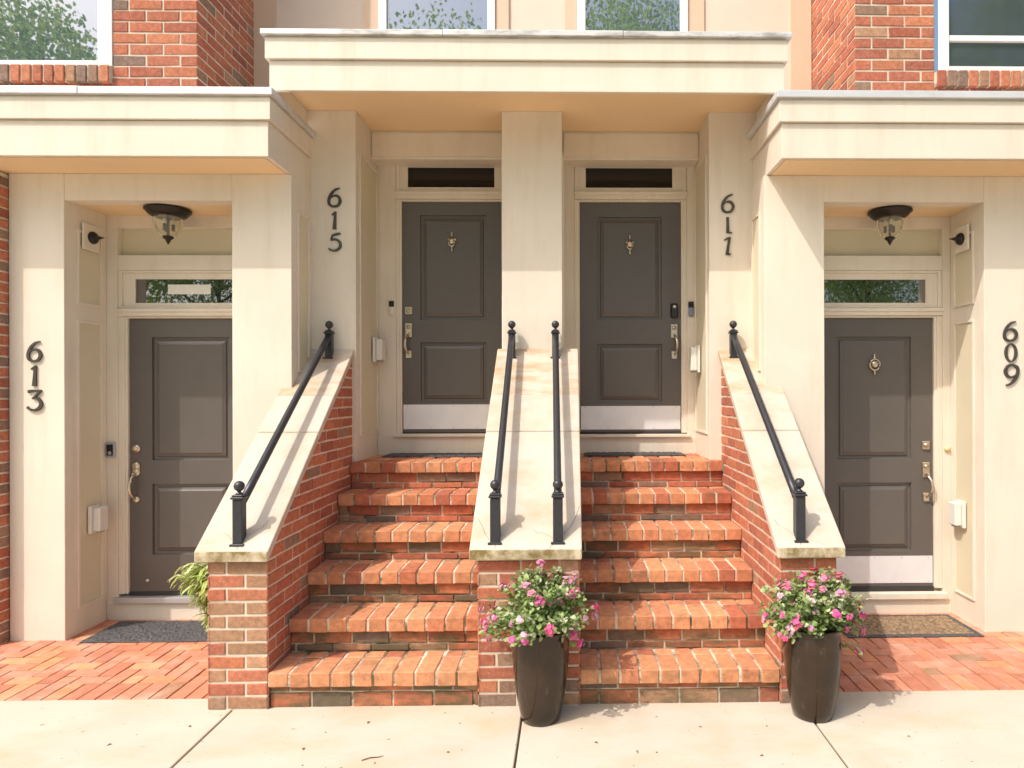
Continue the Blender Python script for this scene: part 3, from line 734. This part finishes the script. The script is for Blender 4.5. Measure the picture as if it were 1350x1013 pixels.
def digit(parent, ch, cx, zb, h, y):
    wd = max(h, .145)*.84; mb = MB()
    flip = ch == '9'
    key = '6' if flip else ch
    if key == '0':
        N = 36; rows = []
        for k in range(N):
            a = 2*math.pi*k/N; c, s_ = math.cos(a), math.sin(a)
            rows.append(((.5+.40*c, .5+.49*s_), (.5+.215*c, .5+.425*s_)))
        strokes = [([Vector(r[0]) for r in rows]+[Vector(rows[0][0])], [Vector(r[1]) for r in rows]+[Vector(rows[0][1])])]
    else: strokes = [ribbon(*s_) for s_ in DIG[key]]
    for si, (Lf, Rt) in enumerate(strokes):
        th = .012+.0012*si
        V = []; n = len(Lf)
        tr = lambda p, d: (cx+((1-p.x if flip else p.x)-.48)*wd, y-d, zb+(1-p.y if flip else p.y)*h)
        for i in range(n):
            mid = (Lf[i]+Rt[i])/2
            V += [tr(Lf[i], 0.001), tr(Lf[i].lerp(mid, .12), th), tr(Rt[i].lerp(mid, .12), th), tr(Rt[i], 0.001)]
        F = []
        for i in range(n-1):
            for k in range(3): F.append((4*i+k, 4*i+4+k, 4*i+5+k, 4*i+1+k))
        F += [(0, 1, 2, 3), (4*n-1, 4*n-2, 4*n-3, 4*n-4)]
        mb.add(V, F)
    mb.build("digit", 'digit', parent)
def number(name, digs, cx, y, tops, hs, label):
    t = thing("house_number", (cx, y, tops[-1]-hs[-1]), label, "house number", "house numbers by the doors")
    for ch, zt, h in zip(digs, tops, hs): digit(t, ch, cx, zt-h, h, y)
number('613', ['6', '1', '3'], -3.880, YB, (2.176, 2.000, 1.822), (.157, .155, .155), "dark metal number 613 on the far left cream pilaster")
number('615', ['6', '1', '5'], -1.848, YD, (3.407, 3.222, 3.053), (.157, .145, .146), "dark metal number 615 on the pilaster left of the stairs")
number('611', ['6', '1b', '1c'], 1.262, YD, (3.366, 3.184, 3.026), (.154, .132, .148), "dark metal number 611 on the pilaster right of the stairs")
number('609', ['6', '0', '9'], 3.280, YB, (2.314, 2.149, 1.996), (.157, .142, .166), "dark metal number 609 on the far right cream pilaster")

# ------------------------------------------------------------------ porch lights and fixtures
def porch_light(x, label):
    y, zc = 5.09, 3.2005
    t = thing("porch_light", (x, y, zc), label, "porch light", "flush porch lights")
    b = MB(); b.lathe([(.138, zc), (.158, zc-.006), (.162, zc-.020), (.150, zc-.028), (.140, zc-.042), (.124, zc-.057), (.110, zc-.064), (.09, zc-.064)], x, y, 40)
    b.build("base", 'bronze', t)
    g = MB()
    outer = [(.100, zc-.066), (.100, zc-.085), (.097, zc-.115), (.089, zc-.148), (.075, zc-.182), (.055, zc-.206), (.030, zc-.217), (.012, zc-.219)]
    inner = [(r-.0018, z+.0012) for r, z in outer][::-1]; inner[0] = (.010, zc-.2165)
    g.lathe(outer+inner, x, y, 40); g.build("glass_shade", 'amber_glass', t)
    f = MB(); f.lathe([(.010, zc-.20), (.036, zc-.213), (.040, zc-.222), (.026, zc-.232), (.018, zc-.24), (.014, zc-.252), (.006, zc-.266), (.001, zc-.275)], x, y, 20)
    f.build("finial", 'bronze', t)
    c = MB(); c.lathe([(.010, zc-.064), (.010, zc-.20)], x, y, 12, 1)
    for a in (0.3, 2.4, 4.5):
        c.lathe([(.012, zc-.17), (.012, zc-.12)], x+.034*math.cos(a), y+.034*math.sin(a), 12, 1)
        c.lathe([(.010, zc-.119), (.014, zc-.10), (.010, zc-.082), (.002, zc-.072)], x+.034*math.cos(a), y+.034*math.sin(a), 12, 0)
    c.build("bulb_cluster", ['candle', 'bronze'], t)
porch_light(-3.062, "bronze porch light with amber bowl above the 613 door")
porch_light(2.492, "bronze porch light with amber bowl above the 609 door")
def wall_hook(x, sgn, y, z, label):  # dark round wall hook with a pointed peg
    t = thing("porch_hook", (x, y, z), label, "hook", "dark round hooks inside the low porches")
    b = MB(); b.cbox(*sorted((x+sgn*.013, x+sgn*.030)), y-.085, y+.085, z-.10, z+.10, .003)
    b.build("backing_block", 'cream', t)
    d = MB(); o = (x, y, z)
    d.lathe([(.046, sgn*.0305), (.048, sgn*.042), (.040, sgn*.056), (.024, sgn*.066), (.014, sgn*.072), (.013, sgn*.085), (.008, sgn*.10), (.002, sgn*.125)], 0, 0, 20, 0, 'x', o)
    d.build("dome", 'bronze', t)
wall_hook(-3.672, 1, 5.10, 2.98, "dark round hook with a point on the side wall beneath the left canopy")
wall_hook(3.087, -1, 5.10, 2.98, "dark round hook with a point on the side wall beneath the right canopy")
def outlet(x, sgn, y, z, w_, h_, label):
    t = thing("outlet_box", (x, y, z-h_/2), label, "outlet cover", "white outdoor outlet covers")
    b = MB(); b.cbox(*sorted((x+sgn*.001, x+sgn*.022)), y-w_/2-.022, y+w_/2-.022, z-h_/2-.015, z+h_/2+.015, .004); b.build("back_plate", 'plastic_white', t)
    b = MB(); xa, xb = sorted((x+sgn*.0225, x+sgn*.075)); b.cbox(xa, xb, y-w_/2, y+w_/2, z-h_/2, z+h_/2, .008); b.build("cover", 'plastic_white', t)
    b = MB(); xa, xb = sorted((x+sgn*.03, x+sgn*.062)); b.cbox(xa, xb, y-w_/2+.02, y+w_/2-.02, z-h_/2-.014, z-h_/2-.0005, .003); b.build("cord_slot", 'plastic_grey', t)
outlet(-3.660, 1, 5.14, .83, .10, .18, "white outlet cover low on the side wall left of the 613 door")
outlet(3.075, -1, 5.14, .83, .10, .18, "white outlet cover low on the side wall right of the 609 door")
outlet(-1.673, 1, 5.70, 2.16, .12, .18, "white outlet cover on the side wall left of the 615 door")
outlet(1.101, -1, 5.62, 2.07, .12, .20, "white outlet cover on the side wall right of the 611 door")
def doorbell(x, y, z, w_, h_, mats, label, style):
    t = thing("doorbell", (x, y, z-h_/2), label, "doorbell", "doorbells beside the doors")
    b = MB(); b.cbox(x-w_/2, x+w_/2, y-.022, y-.001, z-h_/2, z+h_/2, min(.008, w_*.2)); b.build("housing", mats[0], t)
    f = MB()
    if style == 'face': f.cbox(x-w_*.32, x+w_*.32, y-.026, y-.0222, z-h_*.34, z+h_*.36, .001)
    else: f.cbox(x-w_*.5-.001, x+w_*.5+.001, y-.027, y-.0222, z+h_*.12, z+h_*.5+.004, .002)
    f.build("camera_face", mats[1], t)
    if style == 'face': MB().lathe([(w_*.2, -.0275), (w_*.2, -.0262)], 0, 0, 16, 0, 'y', (x, y, z-h_*.18)).build("button", 'plastic_grey', t)
doorbell(-3.632, YC-.035, 1.345, .075, .125, ('plastic_grey', 'plastic_black'), "square grey doorbell with a black face beside the 613 door", 'face')
doorbell(-1.556, YE-.035, 2.527, .042, .125, ('plastic_white', 'plastic_black'), "slim white doorbell with black top beside the 615 door", 'top')
doorbell(1.068, YE-.035, 2.520, .044, .125, ('plastic_blue', 'plastic_black'), "slim blue grey doorbell with black top beside the 611 door", 'top')
b = MB(); b.lathe([(.024, -.002), (.024, -.012), (.016, -.016), (.014, -.022), (.004, -.023)], 0, 0, 20, 0, 'y', (3.052, YC-.035, 1.325))
tag(b.build("doorbell", 'yellow'), "small round yellow doorbell button beside the 609 door", "doorbell", "doorbells beside the doors")

# ------------------------------------------------------------------ doormats
def doormat(x0, x1, y0, y1, z, border, label, mid):
    t = thing("doormat", ((x0+x1)/2, (y0+y1)/2, z), label, "doormat", "doormats in front of the doors")
    b = MB(); h = .009
    b.cbox(x0, x1, y0, y1, z+.001, z+h, .003); b.build("rubber_base", 'mat_dark', t)
    p = MB(); nx, ny = int((x1-x0-2*border)/.009), int((y1-y0-2*border)/.011)
    V = []; F = []
    for i in range(nx+1):
        for j in range(ny+1):
            e = 0 if i in (0, nx) or j in (0, ny) else random.uniform(.001, .010)
            V.append((x0+border+(x1-x0-2*border)*i/nx, y0+border+(y1-y0-2*border)*j/ny, z+h+.0006+e))
    for i in range(nx):
        for j in range(ny): F.append((i*(ny+1)+j, (i+1)*(ny+1)+j, (i+1)*(ny+1)+j+1, i*(ny+1)+j+1))
    p.add(V, F); p.build("pile", mid, t)
doormat(-3.53, -2.50, 4.80, 5.235, 0, .02, "charcoal doormat on the brick path at the 613 door", 'mat_dark')
doormat(2.02, 3.02, 4.76, 5.225, 0, .045, "brown coir doormat with dark border at the 609 door", 'mat_brown')
doormat(-1.58, -.66, 5.55, 5.80, ZL, .02, "dark doormat on the top landing at the 615 door", 'mat_dark')
doormat(.12, .98, 5.57, 5.80, ZL, .02, "dark doormat on the top landing at the 611 door", 'mat_dark')

# ------------------------------------------------------------------ plants
GREEN = [(.25, .36, .10), (.32, .42, .14), (.38, .46, .20), (.18, .28, .07), (.50, .54, .34)]
def leaf(mb, p, d, n, L_, W_, col, curl=.2, mi=0):
    d = d.normalized(); s = d.cross(n)
    if s.length < 1e-3: s = d.cross(Vector((1, 0, .1)))
    s.normalize(); n = s.cross(d).normalized()
    pts = [p, p+d*L_*.35+s*W_*.5+n*L_*.06, p+d*L_*.8+s*W_*.38-n*L_*curl*.4, p+d*L_-n*L_*curl, p+d*L_*.8-s*W_*.38-n*L_*curl*.4, p+d*L_*.35-s*W_*.5+n*L_*.06, p+d*L_*.5]
    mb.add(pts, [(0, 1, 6), (1, 2, 6), (2, 3, 6), (3, 4, 6), (4, 5, 6), (5, 0, 6)], mi, col)
def rdir(): 
    while True:
        v = Vector([random.uniform(-1, 1) for _ in range(3)])
        if .05 < v.length < 1: return v.normalized()
def flower_planter(x, y, label, seed, rx, zt, droop):
    random.seed(seed)
    t = thing("planter", (x, y, 0), label, "planter", "glazed pots of pink flowers")
    H = .50
    prof = [(.100, 0), (.108, .004), (.118, .05), (.136, .15), (.150, .26), (.158, .36), (.159, .42), (.155, .465), (.152, H-.012), (.156, H-.004), (.154, H), (.142, H), (.138, H-.02), (.138, H-.06)]
    m = MB(); m.lathe(prof, x, y, 48); m.build("pot", 'pot', t)
    m = MB(); m.lathe([(.137, H-.09), (.137, H-.045), (.02, H-.035)], x, y, 24); m.build("soil", 'soil', t)
    f = MB(); st = MB(); c0 = Vector((x, y, H-.02)); tips = []
    for k in range(84):
        a = random.uniform(0, 2*math.pi); el = random.uniform(-.15, 1.35)
        R = Vector((math.cos(a)*math.cos(el)*rx, math.sin(a)*math.cos(el)*.24, math.sin(el)*(zt-H)))*random.choice((random.uniform(.6, .95), random.uniform(.85, 1.08)))
        b = c0+Vector((math.cos(a)*.09, math.sin(a)*.09, .0)); e = c0+R+Vector((0, 0, .04))
        mid = b.lerp(e, .55)+Vector((0, 0, .06))
        pts = [b.lerp(mid, q/4).lerp(mid.lerp(e, q/4), q/4) for q in range(5)]
        st.tube(pts, [.004, .004, .0035, .003, .002], 6)
        tips.append(e)
        for q in range(1, 5):
            for _ in range(12):
                p = pts[q]+rdir()*random.uniform(.0, .05)
                dd = rdir()+Vector((0, 0, .25))+(p-c0).normalized()*.8
                L_ = random.uniform(.016, .034)
                leaf(f, p, dd, Vector((0, 0, 1))+rdir()*.7, L_, L_*random.uniform(.7, 1.05), pick([(1, GREEN)]), random.uniform(.05, .45))
    PK = [(.80, .22, .38), (.86, .34, .50), (.84, .14, .34), (.88, .50, .58), (.76, .15, .36)]
    random.shuffle(tips)
    sel = tips[:46]+[c0+Vector(v) for v in droop]
    for v in droop:
        e = c0+Vector(v)
        for q in range(16):
            p = c0.lerp(e, random.uniform(.45, .98))+rdir()*.022+Vector((0, 0, .012)); L_ = random.uniform(.02, .036)
            leaf(f, p, rdir()+(e-c0).normalized(), Vector((0, 0, 1))+rdir()*.6, L_, L_*.85, pick([(1, GREEN)]), .2)
    for e in sel:
        m = MB(); base = random.choice(PK); r = random.choice((random.uniform(.010, .018), random.uniform(.018, .032)))
        out = (e-c0).normalized()
        for _ in range(int(7+r*450)):
            p = e+out*.018+rdir()*r*random.uniform(.5, 1); nrm = (p-e).normalized()+out*.5
            cc = tuple(min(.9, q*random.uniform(.8, 1.25)) for q in base)
            s = nrm.cross(Vector((.3, .2, 1))).normalized(); q2 = nrm.normalized().cross(s)
            for k in range(5):
                a = 2*math.pi*k/5; dd = s*math.cos(a)+q2*math.sin(a)+nrm.normalized()*.35
                leaf(m, p, dd, nrm, .0115, .0105, cc, .15)
        m.tube([c0.lerp(e, .6)+Vector((0, 0, .02)), e], .0022, 5, 1)
        m.build("flower_cluster", ['petal', 'stem'], t)
    st.build("stems", 'stem', t); f.build("foliage", 'leaf', t)
flower_planter(-.165, 3.645, "glossy brown planter of pink flowers before the middle stair wall", 11, .30, .80,
               [(-.29, -.04, .06), (-.30, -.03, .12), (-.26, -.08, -.01), (.20, -.12, -.02), (.17, -.13, .02), (.29, -.02, .13), (.28, 0, .07), (0, 0, .36)])
flower_planter(1.345, 3.650, "glossy brown planter of pink flowers before the right stair wall", 23, .268, .755,
               [(.24, -.05, .0), (.22, -.07, -.10), (.25, -.03, .07), (-.26, -.06, .09), (-.18, -.12, -.01), (-.20, -.10, .0), (.05, -.20, .14), (.12, -.18, .12), (.15, 0, .27)])
random.seed(31)
t = thing("leafy_plant", (-2.28, 4.42, 0), "light green leafy plant peeking out behind the left stair wall", "plant")
f = MB(); s = MB()
for k in range(34):
    a = random.uniform(2.2, 4.4); R = random.uniform(.10, .27); h = random.uniform(.42, .70)
    b = Vector((-2.28+random.uniform(-.05, .05), 4.42+random.uniform(-.05, .05), 0)); e = b+Vector((math.cos(a)*R, math.sin(a)*R*.6, h))
    m = b+Vector((math.cos(a)*R*.25, math.sin(a)*R*.2, h*.95))
    pts = [b.lerp(m, q/6).lerp(m.lerp(e, q/6), q/6) for q in range(7)]
    s.tube(pts, .004, 6)
    for q in range(2, 7):
        for _ in range(4):
            dd = Vector((math.cos(a), math.sin(a)*.5, -.35))+rdir()*.6; L_ = random.uniform(.06, .12)
            leaf(f, pts[q]+rdir()*.015, dd, Vector((0, 0, 1)), L_, L_*.24, pick([(1, [(.46, .56, .14), (.54, .62, .24), (.36, .48, .10), (.62, .66, .36)])]), .3)
s.build("stems", 'stem', t); f.build("foliage", 'leaf', t)

# small litter on the pavement
random.seed(5)
for (x, y) in ((-2.35, 3.42), (-1.35, 3.36), (-1.1, 3.62), (-.62, 3.30), (.12, 3.38), (.42, 3.28), (.70, 3.52), (.95, 3.24), (1.75, 3.40), (-2.05, 3.58), (-.95, 3.22), (.28, 3.66)):
    m = MB(); a = random.uniform(0, 6.28); L_ = random.uniform(.012, .024)
    leaf(m, Vector((x, y, .003)), Vector((math.cos(a), math.sin(a), .12)), Vector((0, 0, 1)), L_, L_*.55, (1, 1, 1), .25)
    tag(m.build("dry_leaf", 'dry'), "tiny dry leaf scrap lying on the pale pavement", "leaf", "leaf scraps on the pavement")
m = MB(); m.tube([(-1.02, 3.235, .004), (-.985, 3.255, .006), (-.945, 3.262, .004), (-.925, 3.275, .004)], [.0025, .0025, .002, .001], 6)
tag(m.build("twig", 'dry'), "small dark twig on the pavement near the bottom edge", "twig")

# ------------------------------------------------------------------ trees over the road, seen only as reflections in the glass
def tree_mesh(seed, H, R, nleaf):
    random.seed(seed); tr = MB(); cr = MB(); blobs = []
    tr.tube([(0, 0, -.1), (.1, 0, H*.2), (-.05, .1, H*.45), (.1, 0, H*.7)], [.28, .22, .16, .08], 10)
    for k in range(16):
        a = random.uniform(0, 6.28); z0 = H*random.uniform(.10, .6); rr = R*random.uniform(.5, .95)
        e = Vector((math.cos(a)*rr, math.sin(a)*rr, z0+H*random.uniform(.08, .3)))
        tr.tube([(0, 0, z0), (e.x*.5, e.y*.5, z0+(e.z-z0)*.4), e], [.10, .06, .025], 7)
        blobs.append((e, R*random.uniform(.3, .5)))
    for k in range(10): blobs.append((Vector((random.uniform(-.4, .4)*R, random.uniform(-.4, .4)*R, H*random.uniform(.5, .93))), R*random.uniform(.28, .45)))
    pal = [(1, [(.38, .54, .12), (.45, .60, .15), (.30, .44, .09), (.52, .62, .20)])]
    for i in range(nleaf):
        c, r = random.choice(blobs); p = c+rdir()*r*random.uniform(.45, 1.0)
        L_ = random.uniform(.09, .18); leaf(cr, p, rdir(), rdir(), L_, L_*.7, pick(pal), .2)
    return tr, cr
proto = []
for si, (H, R) in enumerate(((14.0, 4.6), (16.0, 5.0))):
    tr, cr = tree_mesh(50+si, H, R, 26000)
    root = thing("street_tree", (0, 0, 0), "green street tree across the road, seen reflected in the glass", "tree", "street trees across the road")
    proto.append((root, tr.build("trunk", 'bark', root), cr.build("crown", 'crown', root)))
spots = [(-19.5, -15.5, 0, 0, 1.36), (-13.2, -14.5, 1, 1.0, .64), (-5.4, -18, 0, 4.0, 1.36), (3.4, -17, 1, 3.0, 1.24), (11.4, -14.5, 0, 5.0, .80), (16.5, -15.5, 1, .7, 1.16)]
used = set()
for (x, y, pi_, rz, sc) in spots:
    r, a, b = proto[pi_]
    if pi_ in used:
        r2_ = r.copy(); C.objects.link(r2_)
        for ch in (a, b):
            c2 = ch.copy(); C.objects.link(c2); c2.parent = r2_
        r = r2_
    used.add(pi_)
    r.location = (x, y, -.1); r.rotation_euler = (0, 0, rz); r.scale = (sc*.8, sc*.8, sc)
